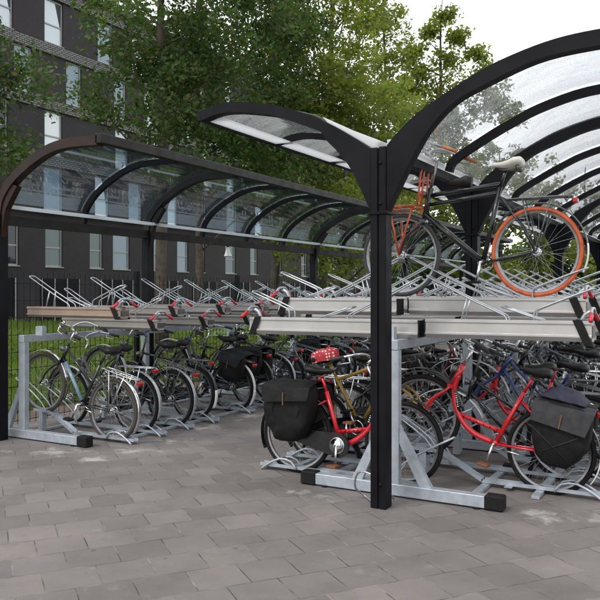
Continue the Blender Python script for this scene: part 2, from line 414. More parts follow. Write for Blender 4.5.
tree('deciduous_tree','dense green tree with slimmer trunk just right of the thick trunk',at(199,20.5),13.5,.10,[(q[0]+.9,q[1]+.6,q[2],q[3]) for q in blobset(2.3,5.0,13.5,28,1.05,8)],20,60,.11,'leaf_oak')
tree('deciduous_tree','dark leafy tree hanging in at the left edge before the facade',at(-62,12),8.2,.16,blobset(1.45,3.4,6.3,14,.62,5),20,60,.075,'leaf_oak')
tree('deciduous_tree','tall yellow-green tree with bare inner branches above the left roof wing',at(322,27),15,.16,blobset(2.9,4,15.5,34,1.15,11),18,56,.12,'leaf_light','bark_dark',lean=(.5,.4))
tree('deciduous_tree','thin upright light green tree against the white sky over the post',at(383,32),14.6,.12,blobset(1.5,3.2,14.6,24,.9,13),12,44,.13,'leaf_light','bark_dark',twigr=.36)
tree('deciduous_tree','airy light green tree with sparse top right of the post',at(440,34),15,.13,[(q[0],q[1],q[2],q[3]) for q in blobset(2.6,2.5,10,26,1.2,17)]+[(l*.873,l*.488,z,r) for l,z,r in [(-1.5,10.8,.6),(-.9,11.6,.7),(-1.3,12.6,.5),(-.2,11.0,.9),(.3,12.2,.7),(-.5,13.4,.55),(.2,14.3,.5),(1.1,11.3,.8),(1.6,12.4,.55),(2.2,11.6,.6),(2.7,10.6,.7),(3.2,9.6,.7),(.9,13.3,.45),(1.8,10.2,.9),(-2.0,9.6,.7)]],16,44,.15,'leaf_light','bark_dark')
tree('deciduous_tree','low spreading tree behind the clear right roof wing',at(500,36),8.5,.14,blobset(3.6,1.6,8.2,18,1.4,19),18,30,.19,'leaf_light','bark_dark')
tree('deciduous_tree','green tree behind the far end of the right shelter',at(585,38),8,.14,blobset(4.2,1.2,7.2,18,1.5,23),18,30,.2,'leaf_light','bark_dark')
tree('deciduous_tree','bushy tree seen between left roof and the black post',at(345,24),6.6,.12,blobset(2.6,2.2,8.6,24,1.1,29),16,44,.13,'leaf_light','bark_dark')
tree('deciduous_tree','broad dark green tree filling the gap over the left roof ridge',at(275,25),11.2,.15,blobset(2.3,4.4,11.2,20,1.15,31),18,50,.125,'leaf_oak','bark_dark')
for (px,d,hh,ww,lab) in [(425,40,3.6,3.4,'round dark shrub seen under the bicycle frame'),(480,42,3.8,3.6,'broad dark shrub seen through the bicycle wheels'),(540,41,4.2,3.6,'wide shrub behind the orange bicycle wheel'),(600,40,4.4,3.4,'shrub at the far right edge under the roof')]:
    t=thing('shrub',lab,'shrub',at(px,d)); b=MB(); cl=[]
    for i in range(5):
        a=i*1.3; e=Vector((math.cos(a)*ww*.5,math.sin(a)*ww*.5,hh*.6)); b.tube([(0,0,-.1),tuple(e*.5),tuple(e)],[.06,.04,.015],5)
    for i in range(150):
        d_=Vector((random.gauss(0,1),random.gauss(0,1),random.gauss(0,1))).normalized()*random.random()**.4
        cl.append((d_.x*ww*.8,d_.y*ww*.8,hh*.52+d_.z*hh*.5))
    b.obj('stem','bark_dark',t); V,Fc=leaves(cl,40,.5,.24); link('foliage',npmesh('foliage',V,Fc,'leaf_bush'),t)

# ------------------------------------------------------------ building
BX=-30.0; B0,B1=4.0,74.0; BH=17.6
bl=thing('apartment_building','dark brick apartment block with pale brick bands and tall staggered windows','building',(BX,B0,0))
MX=lambda y:y-B0
rows=[(2.91+2.89*k,5.20+2.89*k) for k in range(5)]
rowwin=[]
fixed={0:[(20.6,21.8),(22.6,23.5),(24.3,25.25),(26.9,28.07),(30.0,31.0),(31.8,33.2),(34.9,36.0)],
 1:[(21.8,22.9),(26.8,28.1),(30.4,31.5)],2:[(24.0,24.6),(23,23.8),(26.85,28.05),(32,33.1)],
 3:[(21,22.2),(24.95,26.05),(28.3,29.4),(31.9,32.9)],4:[(23.6,24.9),(26.85,28.1),(30.6,31.8)]}
for k in range(5):
    w=list(fixed[k]); rd=random.Random(40+k); y=max(a[1] for a in w)+1.6
    while y<B1-2:
        ww=rd.choice([1.0,1.15,1.3]); w.append((y,y+ww)); y+=ww+rd.choice([.8,1.9,2.4,3.2])
    y=min(a[0] for a in w)-2.5
    while y>B0+1: w.append((y,y+1.1)); y-=3.1
    rowwin.append(sorted(w))
# wall with real openings : build piers/strips as one mesh
b=MB()
b.box(-12,-.35,0,B1-B0,-.1,BH-.02)      # core behind
b.box(-.35,0,0,B1-B0,-.1,rows[0][0])
for k,(z0,z1) in enumerate(rows):
    y=0
    for a,c in rowwin[k]:
        if MX(a)>y: b.box(-.35,0,y,MX(a),z0,z1)
        y=MX(c)
    b.box(-.35,0,y,B1-B0,z0,z1)
b.box(-.35,0,0,B1-B0,rows[4][1],BH)
b.obj('wall','brick_dark',bl)
for k in range(5):
    zt=rows[k][1]
    top=rows[k+1][0] if k<4 else zt+.6
    if k<2: continue
    q=MB(); q.box(.003,.09,-.02,B1-B0+.02,rows[k][0]-.60,rows[k][0]-.05); q.obj('brick_band','brick_band',bl)
q=MB(); q.box(.003,.09,-.02,B1-B0+.02,rows[4][1]+.04,rows[4][1]+.6); q.obj('brick_band','brick_band',bl)
q=MB(); q.box(-12.1,.16,-.1,B1-B0+.1,BH,BH+.25); q.obj('roof','black_steel',bl)
rd=random.Random(3); cnt=0
for k,(z0,z1) in enumerate(rows):
    for a,c in rowwin[k]:
        if cnt>=96 and a>45: continue
        cnt+=1
        w=c-a; wx=-.13
        fr=MB()
        for (y0,y1,q0,q1) in [(0,.07,0,z1-z0),(w-.07,w,0,z1-z0),(.07,w-.07,0,.08),(.07,w-.07,z1-z0-.08,z1-z0),(.07,w-.07,(z1-z0)*.42,(z1-z0)*.42+.07)]:
            fr.box(wx-.05,wx+.03,MX(a)+y0,MX(a)+y1,z0+q0,z0+q1)
        fo=fr.obj('window','window_frame',bl)
        pb=MB(); hz=(z1-z0)*.42+.035
        pm=rd.choice(['pane_curtain','pane_pale','pane_curtain','pane_blue']) if (k>=1 and rd.random()<.85) else rd.choice(['pane_dark','pane_green','pane_dark','pane_blue'])
        pb.box(wx-.03,wx-.01,MX(a)+.04,MX(c)-.04,z0+.04,z0+hz); pb.box(wx-.03,wx-.01,MX(a)+.04,MX(c)-.04,z0+hz,z1-.04)
        pb.obj('pane',pm,fo)
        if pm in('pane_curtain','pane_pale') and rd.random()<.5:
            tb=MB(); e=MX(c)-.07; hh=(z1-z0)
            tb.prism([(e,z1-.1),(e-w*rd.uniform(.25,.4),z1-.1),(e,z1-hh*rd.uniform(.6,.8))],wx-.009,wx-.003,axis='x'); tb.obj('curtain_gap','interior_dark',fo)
        if 1:
            sb=MB(); sb.box(-.34,.05,MX(a)-.03,MX(c)+.03,z0-.05,z0-.002); sb.obj('sill','window_frame',fo)
# ground floor doors / dark windows
for y in np.arange(14,70,4.2):
    db=MB(); db.box(.002,.05,MX(y),MX(y)+2.6,.1,2.3); o=db.obj('storage_door','black_steel',bl)
    db=MB()
    for yy in (0,.85,1.7,2.56): db.box(.051,.08,MX(y)+yy,MX(y)+yy+.05,.1,2.3)
    db.obj('door_frame','window_frame',o)

# ------------------------------------------------------------ fence
fx=-7.12
fe=thing('wire_fence','black double-wire mesh fence behind the left bicycle rack','fence',(fx,3,0))
FH=1.84
def fpanel(b):
    for i in range(28): b.tube([(0,.06+i*.0885,.06),(0,.06+i*.0885,FH)],.0035,4,cap=False)
    for z in (.1,.3,.5,.7,.9,1.1,1.3,1.5,1.7):
        for dx in (-.007,.007): b.tube([(dx,.03,z),(dx,2.5,z)],.0038,4,cap=False)
y=0
for i in range(9):
    part('fence_post','',"black_steel",fe,lambda b:b.box(-.03,.03,-.03,.03,-.02,FH+.05),(0,i*2.53-.04,0))
    part('mesh_panel','',"black_steel",fe,fpanel,(.035,i*2.53-.0,0))

# ------------------------------------------------------------ shelters
def lerp_poly(poly,k): return [tuple(v) for v in smoothp([(a,b,0) for a,b in poly],k)]
def P2(poly,k): return [(v[0],v[1]) for v in smoothp([(a,b,0) for a,b in poly],k)]
def offs(poly,d):
    out=[]; n=len(poly)
    for i in range(n):
        a=Vector(poly[max(0,i-1)]); c=Vector(poly[min(n-1,i+1)]); t=(c-a).normalized(); nn=Vector((-t.y,t.x))
        if nn.y<0 : nn=-nn
        out.append((poly[i][0]+nn.x*d,poly[i][1]+nn.y*d))
    return out
BAY=1.2; NB=14
# right shelter ---------------------------------------------
S0=5.12
sh=thing('bicycle_shelter','black Y-shaped shelter with two curved clear roof wings over the right racks','shelter',(-2.17,S0,0))
ox=-2.17
LT=[(-3.80,3.13),(-3.62,3.165),(-3.40,3.165),(-3.05,3.09),(-2.75,2.985),(-2.61,2.915),(-2.40,2.79),(-2.24,2.675)]
RTt=[(-2.10,2.675),(-2.03,2.80),(-1.75,2.965),(-1.52,3.08),(-1.297,3.175),(-.964,3.262),(-.652,3.285),(-.3,3.27),(.1,3.20)]
def rel(p): return [(a-ox,b) for a,b in p]
LTr=rel(P2(LT,24)); RTr=rel(P2(RTt,26))
# arm with gusset at posts
def arms(b,dy=.10):
    top=rel([(-3.80,3.13),(-3.62,3.165),(-3.45,3.165),(-3.22,3.125),(-3.05,3.085),(-2.85,3.015),(-2.70,2.955),(-2.61,2.905),(-2.53,2.86),(-2.42,2.79),(-2.31,2.72),(-2.235,2.665)])
    bot=rel([(-3.79,3.05),(-3.62,3.085),(-3.45,3.08),(-3.22,3.04),(-3.05,3.0),(-2.87,2.93),(-2.74,2.875),(-2.65,2.83),(-2.60,2.76),(-2.50,2.66),(-2.38,2.50),(-2.235,2.20)])
    b.strip(P2(top,44),P2(bot,44),-dy/2,dy/2)
    top=rel([(-2.105,2.675),(-2.04,2.745),(-1.90,2.865),(-1.75,2.955),(-1.52,3.075),(-1.297,3.17),(-.964,3.255),(-.652,3.28),(-.3,3.265),(.1,3.195)])
    bot=rel([(-2.105,2.20),(-2.04,2.33),(-1.915,2.56),(-1.79,2.755),(-1.60,2.93),(-1.36,3.035),(-1.02,3.145),(-.66,3.175),(-.31,3.165),(.09,3.095)])
    b.strip(P2(top,44),P2(bot,44),-dy/2,dy/2)
def postf(b):
    b.box(-.062,-.004,-.06,.06,0,2.668,.006); b.box(.004,.062,-.06,.06,0,2.672,.006); b.box(-.006,.006,-.045,.045,0,2.66)
    b.box(-.078,.078,-.070,.070,2.172,2.192,.003)
    for z in (.18,2.25,2.55): b.tube([(.02,-.066,z),(.02,-.058,z)],.014,8)
def thinrib(b):
    L=offs(LTr,-.03); b.strip(L,offs(LTr,-.085),-.025,.025)
    Rr=offs(RTr,-.035); b.strip(Rr,offs(RTr,-.10),-.03,.03)
for i in range(NB+1):
    y=i*BAY
    if i in (0,2,6,10,14):
        part('post','r','black_steel',sh,postf,(0,y,0)); part('roof_arm','r','black_steel',sh,arms,(0,y,0))
    else: part('rib','r','black_steel',sh,thinrib,(0,y,0))
# long beams carrying ribs by the valley
b=MB(); b.box(-.045,.02,.062,NB*BAY,2.63,2.735); b.obj('valley_beam','black_steel',sh)
gapL=[(a,z) for a,z in rel(P2([(-3.78,3.10),(-3.62,3.145),(-3.40,3.15),(-3.05,3.08),(-2.86,3.03),(-2.72,2.985)],24))]
def panL(b):
    L=offs(gapL,0); b.strip(L[:-1],offs(gapL,-.008)[:-1],.03,BAY-.03)
def panR(b):
    L=offs(RTr,-.012)[1:]; b.strip(L,offs(RTr,-.020)[1:],.032,BAY-.032)
for i in range(NB):
    part('roof_panel','rl','glazing_spotted',sh,panL,(0,i*BAY,0)); part('roof_panel','rr','glazing_spotted',sh,panR,(0,i*BAY,0))
b=MB(); b.box(-1.62,-1.46,.052,NB*BAY,3.062,3.075); b.obj('edge_strip','opal',sh)
b=MB(); b.box(-1.665,-1.625,-.05,NB*BAY,3.05,3.13); b.obj('edge_beam','black_steel',sh)
b=MB(); b.box(.022,.06,.062,NB*BAY,2.70,2.742); b.obj('edge_strip','opal',sh)
# pale gutter lining in the valley
b=MB(); b.prism([(-.52,2.975),(-.24,2.832),(-.06,2.752),(.05,2.702),(.05,2.655),(-.065,2.655),(-.24,2.765),(-.44,2.885)],.052,.060); b.obj('gutter_end_plate','opal',sh)
b=MB(); b.strip([(-.52,2.940),(-.24,2.79),(-.10,2.70),(-.05,2.70)],[(-.52,2.935),(-.24,2.785),(-.10,2.695),(-.05,2.695)],.061,NB*BAY); b.obj('gutter','opal',sh)

# left shelter -----------------------------------------------
S1=5.44; lx=-6.76
sl=thing('bicycle_shelter','brown-black shelter with single curved glass roof over the left rack','shelter',(lx,S1,0))
rl=lambda p:[(a-lx,b) for a,b in p]
LS=rl(P2([(-6.80,2.45),(-6.73,2.66),(-6.5,2.88),(-6.1,3.08),(-5.75,3.15),(-5.3,3.14)],22))
def arml(b):
    top=LS; bo=[]
    for i,(p,q) in enumerate(zip(LS,offs(LS,-.095))):
        bo.append(q)
    b.strip(top,bo,-.05,.05); b.prism([(-.08,2.15),(.05,2.15),(.12,2.48),(.30,2.72),(.20,2.76),(.02,2.6),(-.06,2.4)],-.035,.035)
def ribl(b): b.strip(offs(LS,-.03),offs(LS,-.09),-.025,.025)
for i in range(NB+1):
    y=i*BAY
    if i in (0,2,6,10,14):
        part('post','l','black_steel',sl,lambda b:b.box(-.06,.06,-.06,.06,0,2.44,.006),(0,y,0)); part('roof_arm','l','brown_steel' if i==0 else 'brown_dark',sl,arml,(0,y,0))
    else: part('rib','l','black_steel',sl,ribl,(0,y,0))
def panl(b):
    L=offs(LS,-.012)[3:]; b.strip(L,offs(LS,-.020)[3:],.03,BAY-.03)
for i in range(NB): part('roof_panel','l','glazing_clear',sl,panl,(0,i*BAY,0))
b=MB(); b.box(1.44,1.53,-.05,NB*BAY+.05,3.06,3.155,.005); b.obj('edge_beam','brown_dark',sl)
b=MB(); b.box(.10,.155,.05,NB*BAY,2.50,2.535); b.obj('edge_strip','opal',sl)
b=MB(); b.box(-.03,.05,.06,NB*BAY,2.33,2.43); b.obj('purlin','brown_dark',sl)
# pendant lamp on the rear purlin
lp=thing('pendant_lamp','small white cone lamp hanging under the left shelter','lamp',(lx+.0,9.75,0))
b=MB(); prof=[(.02,2.315),(.03,2.29),(.036,2.25),(.062,2.175),(.064,2.165)]
nn=16; vs=[]; fs=[]
for r_,z in prof+[(.055,2.17),(.022,2.24)]:
    for k in range(nn): a=2*PI*k/nn; vs.append((r_*math.cos(a),r_*math.sin(a),z))
for i in range(len(prof)+1):
    for k in range(nn): l=(k+1)%nn; fs.append((i*nn+k,i*nn+l,(i+1)*nn+l,(i+1)*nn+k))
b.add(vs,fs,True); b.obj('lamp_shade','white_plastic',lp)
b=MB(); b.tube([(0,0,2.29),(0,0,2.335)],.02,8); b.obj('lamp_mount','black_steel',lp)

# ------------------------------------------------------------ racks
# local frame of a tray: x from 0 (inner end) to L (outer end), z=0 at tray top
def tray(parent,x_in,L,y,ztop,sgn,m,H=.15):
    def body(b):
        W=.075
        half=[(W,-.006),(W,-.022),(W-.010,-.028),(W-.010,-H*.66),(W+.002,-H*.70),(W+.002,-H*.78),(W-.03,-H)]
        poly=[(-a,c) for a,c in half]+half[::-1]+[(W-.012,0),(W-.035,0),(W-.035,-.03),(-W+.035,-.03),(-W+.035,0),(-W+.012,0)]
        b.prism(poly,0,L,axis='x')
    r=link('tray',None,parent,(x_in,y,ztop)) if False else part('tray',('b',L,H),m,parent,body,(x_in,y,ztop))
    jz=random.uniform(-.0035,.0035); r.location.z+=jz; r.location.x+=random.uniform(-.012,.012); r.rotation_euler=(0,random.uniform(-.003,.003),(PI if sgn<0 else 0)+random.uniform(-.006,.006))
    def cap(b):
        q=[(L-.13,.008),(L-.065,.008),(L+.002,-H-.004),(L-.06,-H-.004)]
        b.prism(q,-.084,-.0785); b.prism(q,.0785,.084); b.box(L-.058,L,-.084,.084,-H-.008,-H-.0035)
    part('strap',(L,H),'rubber',r,cap)
    part('end_cap',('in',H),'rubber',r,lambda b:b.box(-.012,-.0015,-.07,.07,-H+.01,-.004))
    part('end_cap',(L,H),'dark_alu',r,lambda b:b.box(L+.0015,L+.008,-.06,.06,-H+.03,-.032))
    def handle(b):
        b.tube(smoothp([(L-.08,0,-.01),(L-.05,0,.05),(L+.0,0,.07)],4),.018,8)
        b.tube(smoothp([(L+.0,-.11,.045),(L,-.06,.085),(L,0,.09),(L,.06,.085),(L+.0,.11,.045)],10),.012,8)
    h=part('handle',L,'zinc_rod',r,handle)
    for s in (-1,1):
        part('grip',(L,s),'grip_red',h,lambda b:b.tube([(L,s*.10,.056),(L+.005,s*.145,.026),(L+.01,s*.19,.006)],[.0145,.016,.0155],8))
    def hin(b):
        for s in (-.045,.045):
            b.tube(smoothp([(.02,s,.33),(.35,s,.16),(.55,s,.065),(.62,s,.03),(.635,s,-.02)],10),.0072,6)
            b.tube([(.28,s*1.2,-.02),(.33,s,.165)],.007,6)
        b.tube([(.02,-.045,.33),(0,-.03,.341),(-.006,0,.345),(0,.03,.341),(.02,.045,.33)],.0085,6)
        b.tube(smoothp([(.60,-.05,.10),(.9,-.05,.0)],3),.008,6); b.tube(smoothp([(.60,.05,.10),(.9,.05,.0)],3),.008,6); b.tube([(.60,-.05,.10),(.6,.05,.10)],.008,6)
    part('wheel_hoop','in','zinc_rod',r,hin)
    def hout(b):
        for s in (-.05,.05):
            b.tube(smoothp([(L-.02,s,.225),(L-.2,s,.155),(L-.36,s,.09),(L-.40,s,.06),(L-.405,s,-.02)],10),.0072,6)
        b.tube([(L-.02,-.05,.225),(L+.005,0,.235),(L-.02,.05,.225)],.0085,6)
    part('wheel_hoop',('out',L),'zinc_rod',r,hout)
    return r
def rack(label,spine,y0,banks,nslots,zbeam,beam,first_y):
    t=thing('bicycle_rack',label,'bicycle rack',(spine,y0,0))
    t['group']='two-tier bicycle racks'; pofs=.06 if len(banks)>1 else 0
    L=nslots*.47+.6
    for i,yy in enumerate(np.arange(0,L,1.98)):
        part('rack_post',zbeam,'galv',t,lambda b:b.box(-.045,.045,-.035,.035,.09,zbeam-.08,.004),(pofs,yy,0))
        def bb(b): b.box(beam[0]-spine,beam[1]-spine,-.045,.045,.012,.10,.004)
        part('base_beam',zbeam,'galv',t,bb,(0,yy,0))
        for e,s in ((beam[0]-spine,-1),(beam[1]-spine,1)):
            part('end_cap',('b',s),'rubber',t,lambda b:b.box(-.07,.07,-.055,.055,.004,.112,.01),(e+s*.03,yy,0))
        def br(b):
            b.prism([(-.046,.60),(-.046,.47),(-.21,.101),(-.30,.101)],-.022,.022)
        def br2(b): b.prism([(.106,.56),(.106,.42),(.27,.101),(.37,.101)],-.022,.022)
        part('brace','a','galv',t,br,(0,yy+.0,0))
        if len(banks)>1: part('brace','b','galv',t,br2,(0,yy,0))
        def stub(b):
            b.box(-.05,.05,-.03,.03,zbeam+.001,zbeam+.10)
        part('tray_support',zbeam,'galv',t,stub,(.0+(.22 if len(banks)==1 else 0),yy+.04,0))
        def foot(b):
            for bx in (beam[0]-spine+.12,beam[1]-spine-.1): b.tube([(bx,-.03,.0),(bx,-.03,.014)],.03,8)
        part('foot_plate',zbeam,'rubber',t,foot,(0,yy,0))
    b=MB(); b.box(pofs-.04,pofs+.04,-.04,L,zbeam-.08+.001,zbeam,.004); b.obj('top_beam','galv',t)
    for xx in ((-.62,.62,-1.05,1.05) if len(banks)>1 else (.62,1.05,-.15)):
        b=MB(); b.box(xx-.03,xx+.03,.05 if abs(xx)<.9 else .42,L,.005,.030); b.obj('base_rail','galv',t)
    return t
def wheel_channel(t,spine,y0,y,xin,xout,sgn,raised):
    # channel on the ground for one bicycle. local to rack
    def f(b):
        Lx=abs(xout-xin)
        def ch(p0,p1):
            a=Vector(p0); c=Vector(p1); d=(c-a); l=d.length; ang=math.atan2(d.z,d.x)
            mx=Matrix.Translation(a)@Matrix.Rotation(-ang,4,'Y')
            b.box(0,l,-.032,.032,0,.006,0,mx); b.box(0,l,-.036,-.032,0,.03,0,mx); b.box(0,l,.032,.036,0,.03,0,mx)
        if raised:
            ch((-.02,0,.245),(.24,0,.235)); ch((.24,0,.235),(.60,0,.035)); ch((.60,0,.033),(Lx,0,.033))
            b.box(.06,.12,-.03,.03,.032,.24)
            for s in (-.045,.045): b.tube(smoothp([(-.30,s,.60),(-.1,s,.5),(.12,s,.35),(.2,s,.24)],6),.008,6)
            b.tube([(-.3,-.045,.6),(-.315,0,.605),(-.3,.045,.6)],.008,6)
        else:
            ch((-.05,0,.034),(Lx,0,.033))
            for s in (-.045,.045): b.tube(smoothp([(-.30,s,.44),(-.1,s,.33),(.1,s,.2),(.2,s,.035)],6),.008,6)
            b.tube([(-.3,-.045,.44),(-.315,0,.445),(-.3,.045,.44)],.008,6)
        e=Lx-.38
        for s in (-.05,.05): b.tube(smoothp([(e,s,.035),(e+.05,s,.10),(e+.17,s,.115),(e+.30,s,.05),(e+.36,s,.005)],8),.010,6)
        b.tube([(e+.17,-.05,.115),(e+.17,.05,.115)],.008,6)
        b.box(.8,.86,-.10,.10,.031,.036)
    r=part('wheel_channel',(raised,round(abs(xout-xin),2)),'galv',t,f,(xin-spine,y-y0,0))
    if sgn<0: r.rotation_euler=(0,0,PI)

NS=18
# left rack
LSP=-6.6; rkL=rack('galvanised two-tier bicycle rack under the left shelter by the fence',LSP,5.62,(1,),20,1.13,(-7.02,-5.72),5.9)
LY=[5.96,6.43,6.93,7.43,8.24,8.74]+[9.25+.47*i for i in range(13)]
for i,y in enumerate(LY): wheel_channel(rkL,LSP,5.62,y,-6.78,-5.30,1,i%2==0)
for i in range(10):
    tray(rkL,-6.76-LSP,1.38,5.86-5.62+i*.94,1.435,1,'alu_tan' if i==0 else 'alu_left',.115)
    tray(rkL,-6.70-LSP,1.42,6.32-5.62+i*.94,1.297,1,'alu_left',.115)
# right rack
RSP=-2.26; rkR=rack('galvanised double-sided two-tier bicycle rack under the Y-shaped shelter',RSP,5.46,(1,-1),20,1.225,(-2.92,-1.44),5.9)
RY=[6.10+.47*i for i in range(18)]
QY=[5.74+.47*i for i in range(18)]
for i,y in enumerate(RY): wheel_channel(rkR,RSP,5.46,y,-2.28,-.72,1,i%2==0)
for i,y in enumerate(QY): wheel_channel(rkR,RSP,5.46,y,-2.12,-3.60,-1,i%2==1)
for i in range(10):
    tray(rkR,-2.30-RSP,1.44,6.12-5.46+i*.94,1.555,1,'alu')
    tray(rkR,-2.00-RSP,1.24,5.70-5.46+i*.94,1.385,1,'alu')
    tray(rkR,-2.34-RSP,1.16,5.945-5.46+i*.94,1.548,-1,'alu')
    tray(rkR,-2.06-RSP,1.60,5.70-5.46+i*.94,1.375,-1,'alu')

# ------------------------------------------------------------ bicycles
WR=.345
def wheel(parent,x,z,tyre='rubber',Rw=WR,fat=.020,hubm='chrome'):
    w=part('wheel','hub',hubm,parent,lambda b:(b.tube([(0,-.05,0),(0,.05,0)],.016,10),b.ring(.022,[(0,-.034),(.012,-.034),(.012,-.029),(0,-.029)],16),b.ring(.022,[(0,.029),(.012,.029),(.012,.034),(0,.034)],16)),(x,0,z))
    part('tyre',(Rw,fat),tyre,w,lambda b:b.ring(Rw-fat,[(fat*math.cos(a),fat*math.sin(a)) for a in [2*PI*k/8 for k in range(8)]],56))
    part('rim',(Rw,fat),'rim',w,lambda b:b.ring(Rw-2*fat-.004,[(0.006,-.013),(.006,.013),(-.012,.009),(-.014,0),(-.012,-.009)],48,smooth=False))
    def sp(b):
        ro=Rw-2*fat-.012
        for k in range(32):
            a=2*PI*k/32; s=1 if k%2 else -1; o=(.35 if (k//2)%2 else -.35)
            b.tube([(.032*math.cos(a+o*2.4),s*.03,.032*math.sin(a+o*2.4)),(ro*math.cos(a),0,ro*math.sin(a))],.0013,3,cap=False)
    part('spokes',(Rw,fat),'spoke',w,sp)
    w.rotation_euler=(0,random.random()*6,0)
    return w
def guard(b,x,z,a0,a1,Rw=WR,w=.028,off=.022):
    b.ring(Rw+off,[(0,-w),(.008,-w*.5),(.010,0),(.008,w*.5),(0,w),(.004,w*.5),(.006,0),(.004,-w*.5)],24,x,z,R(a0),R(a1))
def make_bike(label,x,y,rz,z=0,tilt=0.,lean=0.,kind='step',paint='black',tyre='rubber',ftyre=None,WB=1.07,bars='swept',barm='chrome',grips='grip_black',saddle='saddle_black',
              guardm='paint_black',flash=True,skirt=False,carrier='dark_alu',case='paint_black',saddleh=.97,barh=1.06,steer=0,stays=None,Rw=WR,thick=1.0,kick=True,lampf=True,group='bicycles parked in the racks',front_rack=None,guardrear=None,sleeve=None,down=1,cang=.03,disc=False,decal=None,fat=.0205):
    t=thing('bicycle',label,'bicycle',(x,y,z),0,group); t.rotation_euler=(lean,-tilt,rz)
    P='paint_'+paint
    RA=(0,Rw); BB=(.43,.285); ST=(.29,saddleh-.20); FA=(WB,Rw)
    HB=(WB-.215,.665); HT=(WB-.27,.845 if kind!='cross' else .93)
    v3=lambda p,yy=0:(p[0],yy,p[1])
    mid=lambda a,c,k:(a[0]+(c[0]-a[0])*k,a[1]+(c[1]-a[1])*k)
    def frame(b):
        b.tube([v3(BB),v3(ST)],.0165*thick,10); b.tube([v3(HB),v3(HT)],.021*thick,10)
        b.tube([(BB[0],-.036,BB[1]),(BB[0],.036,BB[1])],.024,12)
        for s in (-1,1):
            b.tube([(BB[0]-.02,s*.030,BB[1]),(.2,s*.045,(BB[1]+RA[1])/2-.005),(0,s*.060,RA[1])],.010,7)
            b.tube([(ST[0]-.0,s*.018,ST[1]-.08),(.10,s*.045,Rw+.20),(0,s*.060,RA[1])],.008,7)
        if kind=='step':
            p=[v3(mid(HB,HT,.55)),(WB-.235,0,.60),(WB-.32,0,.42),(WB-.46,0,.315),v3((BB[0]+.03,BB[1]-.0))]
            b.tube(smoothp(p,14),.020*thick,10)
            b.tube([(WB-.315,0,.435),(.385,0,.385)],.0155*thick,8)
        elif kind=='wave':
            b.tube(smoothp([v3(mid(HB,HT,.3)),(WB-.33,0,.52),(WB-.48,0,.36),v3(BB)],12),.019*thick,10)
            b.tube(smoothp([v3(mid(HB,HT,.8)),(WB-.36,0,.64),(WB-.52,0,.50),(.355,0,.52)],12),.014*thick,8)
        elif kind=='diamond':
            b.tube([v3(mid(HB,HT,.25)),v3(BB)],.019*thick,10); b.tube([v3(mid(HB,HT,.8)),v3(mid(BB,ST,.93))],.0155*thick,10)
        elif kind=='mixte':
            b.tube([v3(mid(HB,HT,.25)),v3(BB)],.018*thick,10); b.tube([v3(mid(HB,HT,.8)),v3(mid(BB,ST,.5))],.0145*thick,10)
        elif kind=='cross':
            b.tube([v3(mid(HB,HT,.15)),v3(BB)],.027,10)
            b.tube([v3(mid(HB,HT,.75)),v3((ST[0]+.005,ST[1]+.02))],.019,10); b.tube([v3(mid(HB,HT,.45)),v3((ST[0]+.02,ST[1]-.05))],.017,10)
        b.tube([v3(ST),(ST[0]-.05,0,saddleh-.06)],.0135,8)
    part('frame',(kind,WB,saddleh,thick,Rw),P,t,frame)
    if sleeve: part('tube_sleeve',WB,sleeve,t,lambda b:b.tube([v3(mid(mid(HB,HT,.25),BB,.12)),v3(mid(mid(HB,HT,.25),BB,.93))],.0205,10))
    if decal:
        def dc(b):
            a=Vector((WB-.262,0,.60)); c_=Vector((WB-.300,0,.50))
            for k in range(7):
                for e in (-1,1):
                    q=a+(c_-a)*(k/6); b.box(q.x-.007,q.x+(.004 if k%2 else .008),e*.0240-.0008,e*.0240+.0008,q.z-.004,q.z+.003)
        part('decal',('w',WB),'white_plastic',t,dc)
        def dd(b):
            a=Vector((WB-.36,0,.428)); c_=Vector((.44,0,.396))
            for k in range(6):
                for e in (-1,1):
                    q=a+(c_-a)*(k/5); b.box(q.x-.006,q.x+(.001 if k%2 else .004),e*.0186-.0006,e*.0186+.0006,q.z-.007,q.z+.006)
        part('decal',('d',WB),'rubber',t,dd)
    # steering assembly
    axis_b=Vector((HB[0],0,HB[1])); axis=(Vector((HT[0],0,HT[1]))-axis_b).normalized()
    st=Matrix.Translation(axis_b)@Matrix.Rotation(steer,4,axis)@Matrix.Translation(-axis_b)
    def place(o):
        if steer: o.matrix_local=st@o.matrix_local
        return o
    def fork(b):
        for s in (-1,1):
            b.tube(smoothp([(HB[0]+.01,s*.02,HB[1]-.01),(HB[0]+.04,s*.045,HB[1]-.06),(WB-.07,s*.052,Rw+.16),(WB-.03,s*.055,Rw+.06),(WB,s*.055,Rw)],8),.012,8)
        b.box(HB[0]-.015,HB[0]+.035,-.04,.04,HB[1]-.03,HB[1])
    place(part('fork',(kind,WB,Rw),P if paint!='pale_blue' else 'paint_black',t,fork))
    place(wheel(t,WB,Rw,ftyre or tyre,Rw,fat)); wheel(t,0,Rw,tyre,Rw,fat)
    place(part('mudguard',('f',WB,Rw),guardm,t,lambda b:guard(b,WB,Rw,20,160,Rw)))
    part('mudguard',('r',Rw),guardrear or guardm,t,lambda b:guard(b,0,Rw,14,215 if False else 200,Rw) if False else guard(b,0,Rw,28,205,Rw))
    if flash: part('mud_flap',('w',Rw),'white_plastic',t,lambda b:guard(b,0,Rw,172,206,Rw,.030,.0245))
    # handlebar
    hx=HT[0]-.045; bh=barh
